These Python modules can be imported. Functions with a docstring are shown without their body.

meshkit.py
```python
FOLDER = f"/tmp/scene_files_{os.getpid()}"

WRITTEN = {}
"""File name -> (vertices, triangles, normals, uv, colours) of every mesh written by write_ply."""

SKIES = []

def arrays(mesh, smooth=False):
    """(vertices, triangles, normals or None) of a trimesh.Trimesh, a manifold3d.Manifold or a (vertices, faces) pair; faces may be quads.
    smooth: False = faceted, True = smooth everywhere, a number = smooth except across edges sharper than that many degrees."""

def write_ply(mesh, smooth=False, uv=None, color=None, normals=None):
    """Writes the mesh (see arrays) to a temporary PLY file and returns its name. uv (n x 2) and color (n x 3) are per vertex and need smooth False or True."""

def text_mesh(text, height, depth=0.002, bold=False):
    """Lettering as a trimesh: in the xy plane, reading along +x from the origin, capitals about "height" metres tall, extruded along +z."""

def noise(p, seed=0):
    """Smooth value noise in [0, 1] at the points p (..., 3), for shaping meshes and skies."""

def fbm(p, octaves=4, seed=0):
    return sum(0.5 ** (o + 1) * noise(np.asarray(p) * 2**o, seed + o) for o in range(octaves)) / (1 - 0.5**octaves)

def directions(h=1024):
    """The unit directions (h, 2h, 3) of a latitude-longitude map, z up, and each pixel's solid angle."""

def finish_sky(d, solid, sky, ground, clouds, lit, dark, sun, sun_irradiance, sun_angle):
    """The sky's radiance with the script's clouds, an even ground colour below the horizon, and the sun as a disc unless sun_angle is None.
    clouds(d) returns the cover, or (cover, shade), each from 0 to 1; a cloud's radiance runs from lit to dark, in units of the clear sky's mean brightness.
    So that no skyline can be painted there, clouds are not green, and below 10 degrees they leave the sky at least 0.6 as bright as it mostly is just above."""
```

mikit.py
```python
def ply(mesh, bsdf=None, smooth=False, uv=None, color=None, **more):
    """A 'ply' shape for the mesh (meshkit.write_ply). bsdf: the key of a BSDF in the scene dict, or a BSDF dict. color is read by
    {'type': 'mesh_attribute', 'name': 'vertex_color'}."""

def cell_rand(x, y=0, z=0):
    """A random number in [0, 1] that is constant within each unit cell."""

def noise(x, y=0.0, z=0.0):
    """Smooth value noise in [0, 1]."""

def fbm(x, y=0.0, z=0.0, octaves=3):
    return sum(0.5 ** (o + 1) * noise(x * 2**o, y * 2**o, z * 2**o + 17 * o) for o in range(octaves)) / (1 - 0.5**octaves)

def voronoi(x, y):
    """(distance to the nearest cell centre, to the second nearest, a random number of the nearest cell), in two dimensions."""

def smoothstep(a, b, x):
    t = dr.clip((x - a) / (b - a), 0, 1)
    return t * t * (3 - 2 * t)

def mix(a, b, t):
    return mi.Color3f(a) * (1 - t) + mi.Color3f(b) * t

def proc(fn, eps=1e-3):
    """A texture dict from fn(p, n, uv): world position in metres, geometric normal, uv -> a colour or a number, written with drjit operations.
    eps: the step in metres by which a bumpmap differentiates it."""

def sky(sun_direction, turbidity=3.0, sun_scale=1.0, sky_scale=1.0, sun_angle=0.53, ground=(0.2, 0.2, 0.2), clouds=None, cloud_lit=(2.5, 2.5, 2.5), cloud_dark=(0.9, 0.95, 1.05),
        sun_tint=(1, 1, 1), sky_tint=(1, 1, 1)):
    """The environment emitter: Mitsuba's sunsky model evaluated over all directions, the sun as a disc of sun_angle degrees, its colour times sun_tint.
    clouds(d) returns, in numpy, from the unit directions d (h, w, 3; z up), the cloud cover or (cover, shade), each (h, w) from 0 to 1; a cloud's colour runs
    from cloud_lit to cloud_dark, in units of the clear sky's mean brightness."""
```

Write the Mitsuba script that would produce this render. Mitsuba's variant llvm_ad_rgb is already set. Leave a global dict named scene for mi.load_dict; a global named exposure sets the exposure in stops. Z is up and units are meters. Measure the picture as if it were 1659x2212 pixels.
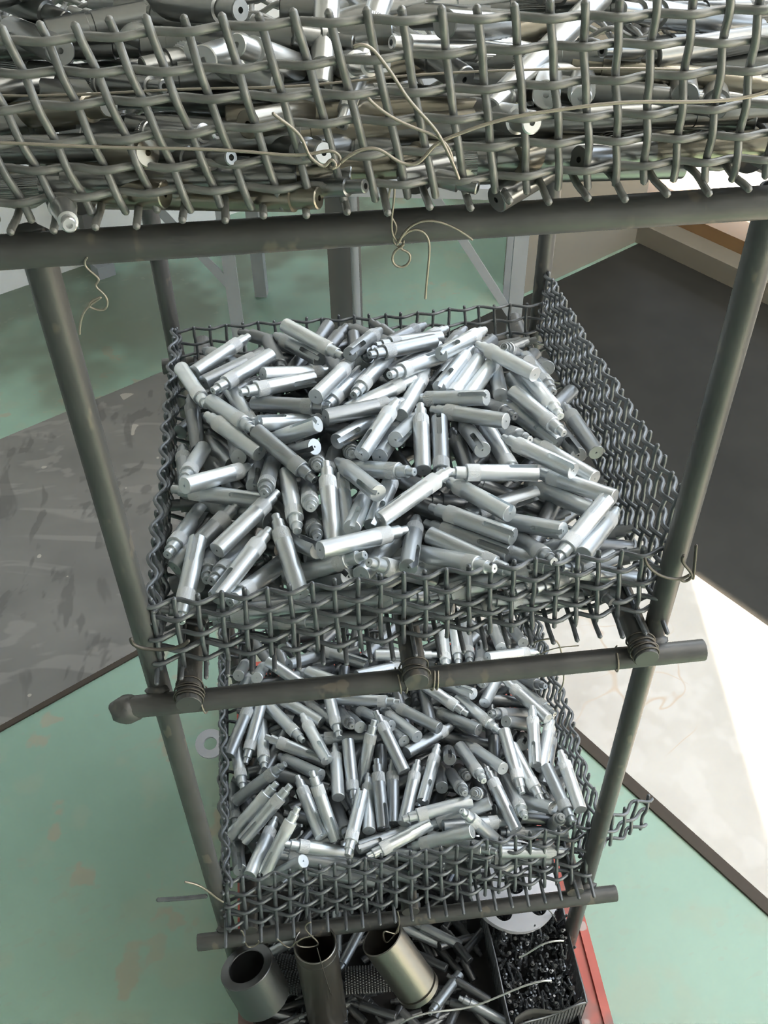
import math, random
import numpy as np, trimesh, manifold3d as m3
import mitsuba as mi, mikit, meshkit
from mikit import noise, fbm, voronoi, smoothstep, mix
import drjit as dr

T = mi.ScalarTransform4f
scene, labels = {}, {}
DEBUG = False

# ------------------------------------------------------------------ camera
CAM = np.array([0.1961, -0.7256, 1.93216])
YAW, PITCH, ROLL, FOC = 0.10243, 0.75334, 0.01654, 2100.0
PPX, PPY = 829.5, 1106.0
_f = np.array([math.sin(YAW) * math.cos(PITCH), math.cos(YAW) * math.cos(PITCH), -math.sin(PITCH)])
_r = np.array([math.cos(YAW), -math.sin(YAW), 0.0])
_d = np.cross(_f, _r)
RIGHT = _r * math.cos(ROLL) + _d * math.sin(ROLL)
DOWN = -_r * math.sin(ROLL) + _d * math.cos(ROLL)
FWD = _f
scene['camera'] = dict(type='perspective', fov=2 * math.degrees(math.atan(PPX / FOC)), fov_axis='x', near_clip=0.02, far_clip=200.0,
                       to_world=T().look_at(origin=CAM.tolist(), target=(CAM + FWD).tolist(), up=(-DOWN).tolist()))

# ------------------------------------------------------------------ light
ANG = math.radians(32.0)                      # the room stands turned against the rack
U = np.array([math.cos(ANG), math.sin(ANG), 0.0]); N = np.array([-math.sin(ANG), math.cos(ANG), 0.0])
def un(u, n, z=0.0): return U * u + N * n + np.array([0, 0, z])
SUN_EL = math.radians(40.0)
_h = U * 0.63 + N * 0.775; _h /= np.linalg.norm(_h)
SUN = _h * math.cos(SUN_EL) + np.array([0, 0, math.sin(SUN_EL)])
def cloud_cover(d):
    c = meshkit.fbm(d * 2.2 + 5.0, 4)
    return np.clip((c - 0.25) * 2.2, 0, 1), np.clip((meshkit.fbm(d * 3.1 + 9.0, 3) - 0.35) * 1.2, 0, 1)
scene['sky'] = mikit.sky(SUN.tolist(), turbidity=4.0, sun_scale=0.8, sky_scale=1.0, clouds=cloud_cover, cloud_lit=(2.4, 2.45, 2.5), cloud_dark=(1.5, 1.6, 1.7), ground=(0.35, 0.35, 0.33))
exposure = 4.5

# ------------------------------------------------------------------ materials
def rgb(*c): return {'type': 'rgb', 'value': list(c)}
def principled(base, rough=0.5, metal=0.0, spec=0.5, **k):
    d = dict(type='principled', base_color=base if isinstance(base, dict) else rgb(*base), roughness=rough, metallic=metal, **k)
    if metal < 0.99: d['specular'] = spec
    return dict(type='twosided', nested=d)
def f_green(p, n, uv):
    a = fbm(p.x * 2.3, p.y * 2.3, 1.0, 4); b = fbm(p.x * 14, p.y * 14, 3.0, 3)
    c = mix((0.20, 0.33, 0.265), (0.28, 0.42, 0.345), a)
    c = mix(c, (0.30, 0.36, 0.28), smoothstep(0.52, 0.75, b) * 0.4)
    st = smoothstep(0.66, 0.76, fbm(p.x * 17 + 4, p.y * 17, 2.0, 4)) * smoothstep(0.50, 0.62, fbm(p.x * 2.1 + 7, p.y * 2.1, 6.0, 2))
    c = mix(c, (0.36, 0.29, 0.22), st * 0.55)
    far_shade = -math.sin(ANG) * p.x + math.cos(ANG) * p.y + 0.25 * fbm(p.x * 2.5, p.y * 2.5, 31.0, 3)
    c = mix(c, (0.125, 0.140, 0.105), smoothstep(1.9, 2.35, far_shade) * smoothstep(0.25, 0.6, fbm(p.x * 4, p.y * 4, 41.0, 3)) * 0.8)  # shade behind the rack, painted into the far floor colour
    fl = smoothstep(0.80, 0.86, noise(p.x * 42 + p.y * 18, p.y * 90 - p.x * 30, 8.0)) * smoothstep(0.5, 0.65, fbm(p.x * 5, p.y * 5, 12.0, 2))
    return mix(c, (0.30, 0.30, 0.24), fl * 0.18)
def f_grey_plate(p, n, uv):
    a = fbm(p.x * 4, p.y * 6, 0.0, 4); q = fbm(p.x * 3, p.y * 3, 5.0, 2)
    w = fbm(p.x * 9 + 5 * q, p.y * 26 - 4 * q, 2.0, 3); w2 = fbm(p.x * 30 - 6 * q, p.y * 12 + 5 * q, 9.0, 3)
    c = mix((0.125, 0.126, 0.122), (0.205, 0.204, 0.195), a)
    c = mix(c, (0.25, 0.245, 0.235), smoothstep(0.58, 0.72, w) * 0.5)
    c = mix(c, (0.075, 0.075, 0.073), smoothstep(0.60, 0.74, w2) * 0.5)
    return mix(c, (0.42, 0.40, 0.36), smoothstep(0.955, 0.965, noise(p.x * 23, p.y * 23, 4.0)) * 0.7)
def f_pale_plate(p, n, uv):
    a = fbm(p.x * 5, p.y * 5, 0.0, 4); q = fbm(p.x * 2.5, p.y * 2.5, 3.0, 3)
    r1 = dr.abs(fbm(p.x * 3.1 + 2 * q, p.y * 3.1, 11.0, 4) - 0.5); r2 = dr.abs(fbm(p.x * 2.3, p.y * 4.3 + 2 * q, 23.0, 4) - 0.5)
    crease = dr.maximum(1 - smoothstep(0.0, 0.010, r1), (1 - smoothstep(0.0, 0.007, r2)) * 0.7) * smoothstep(0.42, 0.58, fbm(p.x * 4 + 9, p.y * 4, 1.0, 2))
    c = mix((0.42, 0.40, 0.36), (0.55, 0.54, 0.505), a)
    c = mix(c, (0.62, 0.615, 0.60), smoothstep(0.50, 0.70, fbm(p.x * 16, p.y * 16, 6.0, 3)) * 0.22)
    return mix(c, (0.47, 0.38, 0.28), crease * 0.75)
def f_dark_floor(p, n, uv):
    return mix((0.018, 0.019, 0.017), (0.034, 0.034, 0.030), fbm(p.x * 5, p.y * 5, 0.0, 4))
def f_red(p, n, uv):
    a = fbm(p.x * 9, p.y * 9, p.z * 9, 4)
    c = mix((0.36, 0.055, 0.040), (0.44, 0.10, 0.075), fbm(p.x * 25, p.y * 25, 2.0, 2))
    c = mix(c, (0.17, 0.12, 0.11), smoothstep(0.46, 0.60, a))
    return mix(c, (0.42, 0.38, 0.36), smoothstep(0.72, 0.80, fbm(p.x * 30, p.y * 30, 6.0, 3)) * 0.8)
def f_pipe(p, n, uv):
    a = fbm(p.x * 30, p.y * 30, p.z * 12, 3)
    c = mix((0.058, 0.061, 0.061), (0.108, 0.110, 0.107), a)
    return mix(c, (0.17, 0.15, 0.12), smoothstep(0.66, 0.76, fbm(p.x * 60, p.y * 60, p.z * 25, 3)) * 0.6)
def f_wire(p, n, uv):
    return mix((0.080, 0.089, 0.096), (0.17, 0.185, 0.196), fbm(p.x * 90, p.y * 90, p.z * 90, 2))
def f_wire_haze(p, n, uv):
    return mix((0.12, 0.125, 0.118), (0.24, 0.246, 0.235), fbm(p.x * 90, p.y * 90, p.z * 90, 2))  # lighter copy of the wire colour, haze painted in for the top basket
def f_wall(p, n, uv):
    return mix((0.66, 0.68, 0.68), (0.78, 0.79, 0.78), fbm(p.x * 3, p.y * 3, p.z * 3, 3))
MAT = {
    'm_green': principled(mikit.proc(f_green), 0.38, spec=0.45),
    'm_grey_plate': principled(mikit.proc(f_grey_plate), 0.5, spec=0.4),
    'm_pale_plate': principled(mikit.proc(f_pale_plate), 0.35, spec=0.5),
    'm_dark_floor': principled(mikit.proc(f_dark_floor), 0.6, spec=0.3),
    'm_seam': principled((0.045, 0.035, 0.025), 0.7),
    'm_red': principled(mikit.proc(f_red), 0.4, spec=0.5),
    'm_pipe': principled(mikit.proc(f_pipe), 0.42, metal=0.35, spec=0.5),
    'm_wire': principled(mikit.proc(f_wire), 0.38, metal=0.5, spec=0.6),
    'm_wire_haze': principled(mikit.proc(f_wire_haze), 0.40, metal=0.45, spec=0.6),
    'm_tie': principled((0.32, 0.29, 0.24), 0.4, metal=0.7),
    'm_tie_dark': principled((0.10, 0.092, 0.08), 0.45, metal=0.6),
    'm_bright_wire': principled((0.62, 0.62, 0.60), 0.35, metal=0.7),
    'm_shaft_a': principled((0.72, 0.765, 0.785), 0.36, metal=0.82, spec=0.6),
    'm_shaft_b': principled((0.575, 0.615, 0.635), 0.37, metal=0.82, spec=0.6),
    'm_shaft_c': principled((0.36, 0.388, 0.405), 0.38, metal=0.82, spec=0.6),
    'm_shaft_d': principled((0.22, 0.235, 0.245), 0.38, metal=0.82, spec=0.6),  # darkest copy, stands for shade deep in the heap
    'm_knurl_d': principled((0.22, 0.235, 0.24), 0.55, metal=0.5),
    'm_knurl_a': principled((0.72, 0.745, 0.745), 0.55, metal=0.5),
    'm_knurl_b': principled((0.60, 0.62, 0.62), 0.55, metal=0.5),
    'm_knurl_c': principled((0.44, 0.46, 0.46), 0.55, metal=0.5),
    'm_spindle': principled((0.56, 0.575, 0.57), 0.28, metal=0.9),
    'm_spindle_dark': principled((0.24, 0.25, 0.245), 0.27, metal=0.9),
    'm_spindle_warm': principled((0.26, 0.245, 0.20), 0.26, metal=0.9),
    'm_brass': principled((0.72, 0.58, 0.36), 0.3, metal=0.9),
    'm_tube': principled((0.22, 0.212, 0.192), 0.34, metal=0.92),
    'm_tube_thick': principled((0.13, 0.136, 0.14), 0.34, metal=0.9),
    'm_black_part': principled((0.15, 0.158, 0.165), 0.34, metal=0.8),
    'm_black': principled((0.012, 0.012, 0.013), 0.6),
    'm_disc': principled((0.46, 0.47, 0.50), 0.5),
    'm_bench': principled((0.27, 0.29, 0.305), 0.5),
    'm_column': principled((0.10, 0.10, 0.095), 0.6),
    'm_beige': principled((0.20, 0.185, 0.15), 0.6),
    'm_brown': principled((0.22, 0.13, 0.06), 0.6),
    'm_wall': principled(mikit.proc(f_wall), 0.8, spec=0.2),
    'm_ceiling': principled((0.45, 0.46, 0.46), 0.8, spec=0.2),
    'm_added_shutter': principled((0.30, 0.31, 0.31), 0.5),
    'm_frosted': dict(type='principledthin', base_color=rgb(0.92, 0.94, 0.95), roughness=0.6, diff_trans=1.5, spec_trans=0.0),
    'm_concrete': principled((0.55, 0.54, 0.50), 0.8, spec=0.2),
}
scene.update(MAT)

# ------------------------------------------------------------------ helpers
def ray(x, y): return RIGHT * ((x - PPX) / FOC) + DOWN * ((y - PPY) / FOC) + FWD
def at_z(x, y, z): d = ray(x, y); return CAM + d * ((z - CAM[2]) / d[2])
def at_y(x, y, Y): d = ray(x, y); return CAM + d * ((Y - CAM[1]) / d[1])
def at_plane(x, y, p0, nrm): d = ray(x, y); return CAM + d * (np.dot(p0 - CAM, nrm) / np.dot(d, nrm))
def pix(P):
    q = np.asarray(P) - CAM
    return PPX + FOC * (q @ RIGHT) / (q @ FWD), PPY + FOC * (q @ DOWN) / (q @ FWD)
def numbered(name):
    if name not in scene and not any(k == name or k.startswith(name + '__') for k in USED): USED[name] = 1; return name
    i = COUNT.get(name, 0) + 1
    while f'{name}_{i:03d}' in USED or f'{name}_{i:03d}' in scene: i += 1
    COUNT[name] = i; USED[f'{name}_{i:03d}'] = 1
    return f'{name}_{i:03d}'
USED, COUNT = {}, {}
def thing(name, label, cat, group=None, kind=None):
    key = numbered(name); labels[key] = {'label': label, 'category': cat}
    if group: labels[key]['group'] = group
    if kind: labels[key]['kind'] = kind
    return key
def put(key, mesh, mat, smooth=35, M=None):
    """mesh: a geometry, or a ply dict made before."""
    d = dict(mesh) if isinstance(mesh, dict) else mikit.ply(mesh, None, smooth)
    d['bsdf'] = {'type': 'ref', 'id': mat}
    if M is not None: d['to_world'] = T(np.asarray(M, float))
    scene[key] = d; USED[key] = 1
    return key
def part(parent, name, mesh, mat, smooth=35, M=None, label=None):
    key = numbered(parent + '__' + name); put(key, mesh, mat, smooth, M)
    if label: labels[key] = {'label': label}
    return key
def structure(name, mesh, mat, smooth=False, label=None):
    put(name, mesh, mat, smooth); labels[name] = {'kind': 'structure'}
    if label: labels[name]['label'] = label
    return name
def tube(path, r, sides=7, round_ends=True):
    """Swept tube through the points."""
    p = np.asarray(path, float); n = len(p); rad = np.broadcast_to(r, n).astype(float)
    t = np.gradient(p, axis=0); t /= np.linalg.norm(t, axis=1, keepdims=True) + 1e-12
    if round_ends:
        p = np.vstack([p[0] - t[0] * rad[0] * 0.7, p[0] - t[0] * rad[0] * 0.2, p, p[-1] + t[-1] * rad[-1] * 0.2, p[-1] + t[-1] * rad[-1] * 0.7])
        t = np.vstack([t[:1], t[:1], t, t[-1:], t[-1:]]); rad = np.r_[rad[0] * 0.4, rad[0] * 0.9, rad, rad[-1] * 0.9, rad[-1] * 0.4]; n = len(p)
    u = np.cross(t[0], [0, 0, 1] if abs(t[0][2]) < 0.9 else [1, 0, 0]); u /= np.linalg.norm(u)
    ang = np.arange(sides) * 2 * np.pi / sides; V = []
    for i in range(n):
        u = u - t[i] * (u @ t[i]); u /= np.linalg.norm(u); w = np.cross(t[i], u)
        V.append(p[i] + rad[i] * (np.cos(ang)[:, None] * u + np.sin(ang)[:, None] * w))
    V = np.vstack(V + [p[:1], p[-1:]]); F = []
    for i in range(n - 1):
        for k in range(sides):
            a, b = i * sides + k, i * sides + (k + 1) % sides
            F += [[a, b, b + sides], [a, b + sides, a + sides]]
    for k in range(sides):
        F.append([n * sides, (k + 1) % sides, k]); F.append([n * sides + 1, (n - 1) * sides + k, (n - 1) * sides + (k + 1) % sides])
    return V, np.array(F)
def spline(pts, m=8):
    from scipy.interpolate import CubicSpline
    p = np.asarray(pts, float); s = np.r_[0, np.cumsum(np.linalg.norm(np.diff(p, axis=0), axis=1) ** 0.7 + 1e-9)]
    return CubicSpline(s, p)(np.linspace(0, s[-1], m * (len(p) - 1) + 1))
def lathe(profile, segs=28):
    """profile: (radius, z) pairs from bottom axis to top axis."""
    return m3.Manifold.revolve(m3.CrossSection([[(max(r, 0.0), z) for r, z in profile]]), segs)
def joined(meshes):
    V, F, o = [], [], 0
    for v, f in meshes: V.append(v); F.append(np.asarray(f) + o); o += len(v)
    return np.vstack(V), np.vstack(F)
def arr(m):
    if isinstance(m, (tuple, list)): return np.asarray(m[0], float), np.asarray(m[1])
    if hasattr(m, 'to_mesh'):
        q = m.to_mesh(); return np.array(q.vert_properties[:, :3], float), np.array(q.tri_verts)
    return np.array(m.vertices), np.array(m.faces)
def box_between(c0, ex, ey, ez):
    """A box from corner c0 along the three edge vectors."""
    ex, ey, ez = (np.asarray(e, float) for e in (ex, ey, ez)); c0 = np.asarray(c0, float)
    if np.dot(np.cross(ex, ey), ez) < 0: ex, ey = ey, ex
    v = np.array([c0 + a * ex + b * ey + c * ez for a in (0, 1) for b in (0, 1) for c in (0, 1)])
    f = np.array([[0, 1, 3], [0, 3, 2], [4, 6, 7], [4, 7, 5], [0, 4, 5], [0, 5, 1], [2, 3, 7], [2, 7, 6], [0, 2, 6], [0, 6, 4], [1, 5, 7], [1, 7, 3]])
    return v, f
def frame(z, x, o):
    z = np.asarray(z, float) / np.linalg.norm(z); x = np.asarray(x, float) - z * np.dot(x, z); x /= np.linalg.norm(x)
    M = np.eye(4); M[:3, 0], M[:3, 1], M[:3, 2], M[:3, 3] = x, np.cross(z, x), z, o
    return M
def pipe_mesh(a, b, ro, wall=0.0024, segs=24):
    a, b = np.asarray(a, float), np.asarray(b, float); L = np.linalg.norm(b - a); ri = ro - wall
    m = lathe([(ri, 0), (ro - 0.0006, 0), (ro, 0.0006), (ro, L - 0.0006), (ro - 0.0006, L), (ri, L)], segs)
    v, f = arr(m); d = (b - a) / L
    M = frame(d, [1, 0, 0] if abs(d[0]) < 0.9 else [0, 1, 0], a)
    return v @ M[:3, :3].T + M[:3, 3], f

# ------------------------------------------------------------------ the setting
def quad(pts): return np.array(pts, float), np.array([[0, 1, 2], [0, 2, 3]])
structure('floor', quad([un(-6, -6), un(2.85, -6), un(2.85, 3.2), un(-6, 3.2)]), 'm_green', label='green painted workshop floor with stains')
TH = 0.004
structure('floor_sheet_grey', box_between(un(-4, 0.90), U * 4.9, N * 1.04, [0, 0, TH]), 'm_grey_plate', label='dark grey scuffed floor sheet')
structure('floor_sheet_pale', box_between(un(0.93, -5), U * 0.61, N * 5.88, [0, 0, TH]), 'm_pale_plate', label='pale cracked floor sheet beside the rack')
structure('floor_dark', box_between(un(1.54, -5), U * 1.31, N * 6.5, [0, 0, TH]), 'm_dark_floor', label='dark floor area by the doorway')  # near-black colour from the pale sheet to the doorway
structure('trim_1', box_between(un(0.905, -5), U * 0.027, N * 5.9, [0, 0, TH + 0.002]), 'm_seam')
structure('trim_2', box_between(un(-4, 0.885), U * 4.9, N * 0.015, [0, 0, TH + 0.001]), 'm_seam')
H = 4.2
structure('wall_back', box_between(un(-6, 2.80), U * 9.1, N * 0.15, [0, 0, H]), 'm_wall')
structure('wall_left', box_between(un(-6.15, -6), U * 0.15, N * 9, [0, 0, H]), 'm_wall')
# the roof: sheets around an unseen frosted strip, added for top light
RB0, RB1, RN = 1.3, 2.7, 0.4
structure('ceiling', box_between(un(-6.15, -3.4, H), U * (RB0 + 6.15), N * 6.4, [0, 0, 0.04]), 'm_ceiling')
structure('ceiling_2', box_between(un(RB1, -3.4, H), U * (3.15 - RB1), N * 6.4, [0, 0, 0.04]), 'm_ceiling')
structure('ceiling_3', box_between(un(RB0, RN, H), U * (RB1 - RB0), N * (3.0 - RN), [0, 0, 0.04]), 'm_ceiling')
structure('added_window_2', quad([un(RB0, -3.4, H), un(RB0, RN, H), un(RB1, RN, H), un(RB1, -3.4, H)]), 'm_frosted')
# right wall: curb, threshold, a low gap under the added shutter, then a high window
SILL, JAMB = 1.878, 2.07
structure('trim_3', box_between(un(2.85, -3.4), U * 0.10, N * 5.4, [0, 0, 0.085]), 'm_beige')
structure('trim_4', box_between(un(2.95, -3.4), U * 0.22, N * 5.4, [0, 0, 0.14]), 'm_brown')
structure('added_door_1', box_between(un(3.17, -1.3, 0.30), U * 0.04, N * 4.1, [0, 0, 1.57]), 'm_added_shutter')  # unseen shutter, added to keep the sun off the floor inside
structure('trim_5', box_between(un(2.95, -3.4, 1.60), U * 0.12, N * 5.47, [0, 0, SILL - 1.60]), 'm_wall')
structure('wall_right', box_between(un(2.95, JAMB), U * 0.12, N * (2.95 - JAMB), [0, 0, H]), 'm_wall')
structure('wall_right_upper', box_between(un(2.95, -3.4, 4.0), U * 0.12, N * (3.4 + JAMB), [0, 0, H - 4.0]), 'm_wall')
structure('wall_front', box_between(un(-6, -3.4), U * 7.9, N * 0.12, [0, 0, H]), 'm_wall')
structure('wall_front_upper', box_between(un(1.9, -3.4, 2.4), U * 1.2, N * 0.12, [0, 0, H - 2.4]), 'm_wall')
structure('wall_partition', box_between(un(2.20, 1.52), U * 0.67, N * 0.10, [0, 0, 0.95]), 'm_beige')
structure('ground_outside', quad([un(2.9, -30, -0.02), un(40, -30, -0.02), un(40, 30, -0.02), un(2.9, 30, -0.02)]), 'm_concrete')
structure('ground_yard', quad([un(-30, -40, -0.03), un(2.9, -40, -0.03), un(2.9, -3.4, -0.03), un(-30, -3.4, -0.03)]), 'm_concrete')

# ------------------------------------------------------------------ the rack
W, D, OD = 0.60, 0.64, 0.0267
Z1, Z2, Z3 = 1.5764, 0.9980, 0.3600
RO = OD / 2
rack = thing('storage_rack', 'dark welded pipe rack with three shelves, standing on the red platform', 'rack')
for x in (0.0, W):
    for y in (0.0, D):
        part(rack, 'post', pipe_mesh([x, y, 0.10], [x, y, Z1 + (0.0 if y == 0 else 0.0)], RO), 'm_pipe')
for z, l, r in ((Z1, 0.06, 0.06), (Z2, 0.042, 0.055), (Z3, 0.045, 0.045)):
    part(rack, 'cross_pipe', pipe_mesh([-l, -OD, z], [W + r, -OD, z], RO), 'm_pipe')
    part(rack, 'cross_pipe', pipe_mesh([-0.03, D + OD, z], [W + 0.03, D + OD, z], RO), 'm_pipe')
    for x in (0.040, 0.30, 0.572):
        part(rack, 'shelf_rail', pipe_mesh([x, {Z1: 0.0, Z2: -0.052, Z3: -0.030}[z], z + OD], [x, D + 0.05, z + OD], RO * 1.08, RO * 1.08 - 0.0004), 'm_pipe')
# weld beads where the cross pipes meet the posts
def blob(c, r, seed):
    s = trimesh.creation.icosphere(subdivisions=2, radius=1.0); v = s.vertices * (1 + 0.35 * (meshkit.noise(s.vertices * 2.3 + seed) - 0.5)[:, None])
    return v * np.asarray(r) + np.asarray(c), s.faces
for i, z in enumerate((Z1, Z2, Z3)):
    for x in (0, W):
        for dz in (-1, 1):
            part(rack, 'weld_bead', blob([x, -RO, z + dz * RO * 0.75], [0.014, 0.007, 0.005], i * 3 + x), 'm_pipe')
part(rack, 'weld_plate', blob([-0.036, -OD, Z2 - 0.004], [0.020, 0.017, 0.019], 5.0), 'm_pipe')

# ------------------------------------------------------------------ wire baskets
def bil(c, s, t):
    bl, br, tl, tr = c; s, t = np.asarray(s)[..., None], np.asarray(t)[..., None]
    return (bl * (1 - s) + br * s) * (1 - t) + (tl * (1 - s) + tr * s) * t
def panel(owner, name, corners, cols, rows, r, amp=0.0054, ext=0.25, seed=0, bow=0.004, vamp=0.0012, col_at=None, label=None, mat='m_wire'):
    """A woven panel; corners: bottom left, bottom right, top left, top right. Every wire is an entry of its own."""
    c = [np.asarray(q, float) for q in corners]; nrm = np.cross(c[1] - c[0], c[2] - c[0]); nrm /= np.linalg.norm(nrm)
    pk = numbered(owner + '__' + name)
    if label: labels[pk] = {'label': label}
    g = np.random.default_rng(seed)
    def surf(s, t):
        p = bil(c, s, t)
        k = bow * (meshkit.noise(np.stack([np.asarray(s) * 5 + seed, np.asarray(t) * 3, np.zeros_like(s)], -1), seed) - 0.5) * 2
        return p + k[..., None] * nrm
    r0, r1 = 0.07, 0.965
    for i in range(cols):
        s0 = i / (cols - 1) if col_at is None else col_at[i]
        lo, hi = -ext / rows * (0.7 + 0.6 * g.random()), 1 + ext / rows * (0.35 + 0.6 * g.random())
        t = np.linspace(lo, hi, rows * 3 + 3); s = np.full_like(t, s0) + g.normal(0, 0.0012) + 0.0016 * np.sin(t * 4 + i)
        p = surf(s, t) - (vamp * np.cos(np.pi * ((t - r0) / (r1 - r0) * (rows - 1) + i)))[:, None] * nrm
        put(numbered(pk + '__wire'), tube(p, r, 7), mat, True)
    for j in range(rows):
        t0 = r0 + (r1 - r0) * j / (rows - 1)
        s = np.linspace(-ext / cols, 1 + ext / cols, cols * 4); t = np.full_like(s, t0) + 0.10 / rows * np.sin(s * 9 + j * 2 + seed)
        p = surf(s, t) + (amp * np.cos(np.pi * (s * (cols - 1) + j)))[:, None] * nrm
        put(numbered(pk + '__wire'), tube(p, r, 7), mat, True)
    USED[pk] = 1
    return pk
def V3(*a): return np.array(a, float)

# middle basket
RB = 0.0029
B2 = Z2 + OD + RO * 1.08 + RB + 0.001
bm = thing('wire_basket', 'woven wire basket on the middle shelf, heaped with silver shafts', 'basket')
panel(bm, 'front_panel', [V3(0.010, -0.012, B2 + 0.004), V3(0.598, 0.000, B2 + 0.004), V3(0.016, 0.000, Z2 + 0.146), V3(0.590, 0.006, Z2 + 0.150)], 24, 5, RB, seed=1)
panel(bm, 'back_panel', [V3(0.010, 0.612, B2 + 0.004), V3(0.598, 0.612, B2 + 0.004), V3(0.012, 0.616, Z2 + 0.100), V3(0.594, 0.610, Z2 + 0.104)], 24, 3, 0.0024, amp=0.0042, seed=2)
panel(bm, 'side_panel', [V3(0.006, 0.000, B2 + 0.004), V3(0.006, 0.610, B2 + 0.004), V3(0.014, 0.000, Z2 + 0.142), V3(0.010, 0.612, Z2 + 0.102)], 24, 5, RB, seed=3)
panel(bm, 'side_panel', [V3(0.598, 0.002, B2 + 0.004), V3(0.600, 0.612, B2 + 0.004), V3(0.606, 0.012, Z2 + 0.215), V3(0.602, 0.622, Z2 + 0.150)], 24, 7, RB, seed=4)
panel(bm, 'bottom_panel', [V3(0.006, -0.022, B2), V3(0.600, -0.022, B2), V3(0.006, 0.615, B2), V3(0.600, 0.615, B2)], 23, 22, RB, seed=5, bow=0.001)
# lower basket
B3 = Z3 + OD + RO * 1.08 + RB + 0.001
bl = thing('wire_basket', 'woven wire basket on the lowest shelf, with a loose mesh end past the right post', 'basket')
panel(bl, 'front_panel', [V3(0.014, -0.030, B3 + 0.004), V3(0.590, -0.016, B3 + 0.004), V3(0.020, -0.002, Z3 + 0.140), V3(0.590, 0.020, Z3 + 0.155)], 25, 5, RB, seed=6)
panel(bl, 'back_panel', [V3(0.010, 0.560, B3 + 0.004), V3(0.596, 0.560, B3 + 0.004), V3(0.010, 0.562, Z3 + 0.120), V3(0.596, 0.560, Z3 + 0.130)], 24, 3, 0.0024, seed=7)
panel(bl, 'side_panel', [V3(0.002, -0.010, B3 + 0.004), V3(-0.004, 0.560, B3 + 0.004), V3(0.020, -0.006, Z3 + 0.150), V3(0.004, 0.560, Z3 + 0.130)], 22, 5, RB, seed=8)
panel(bl, 'side_panel', [V3(0.590, -0.004, B3 + 0.004), V3(0.598, 0.560, B3 + 0.004), V3(0.612, 0.020, Z3 + 0.165), V3(0.606, 0.560, Z3 + 0.150)], 22, 5, RB, seed=9)
panel(bl, 'bottom_panel', [V3(0.006, -0.050, B3), V3(0.596, -0.040, B3), V3(0.006, 0.562, B3), V3(0.596, 0.562, B3)], 23, 22, RB, seed=10, bow=0.001)
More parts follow.
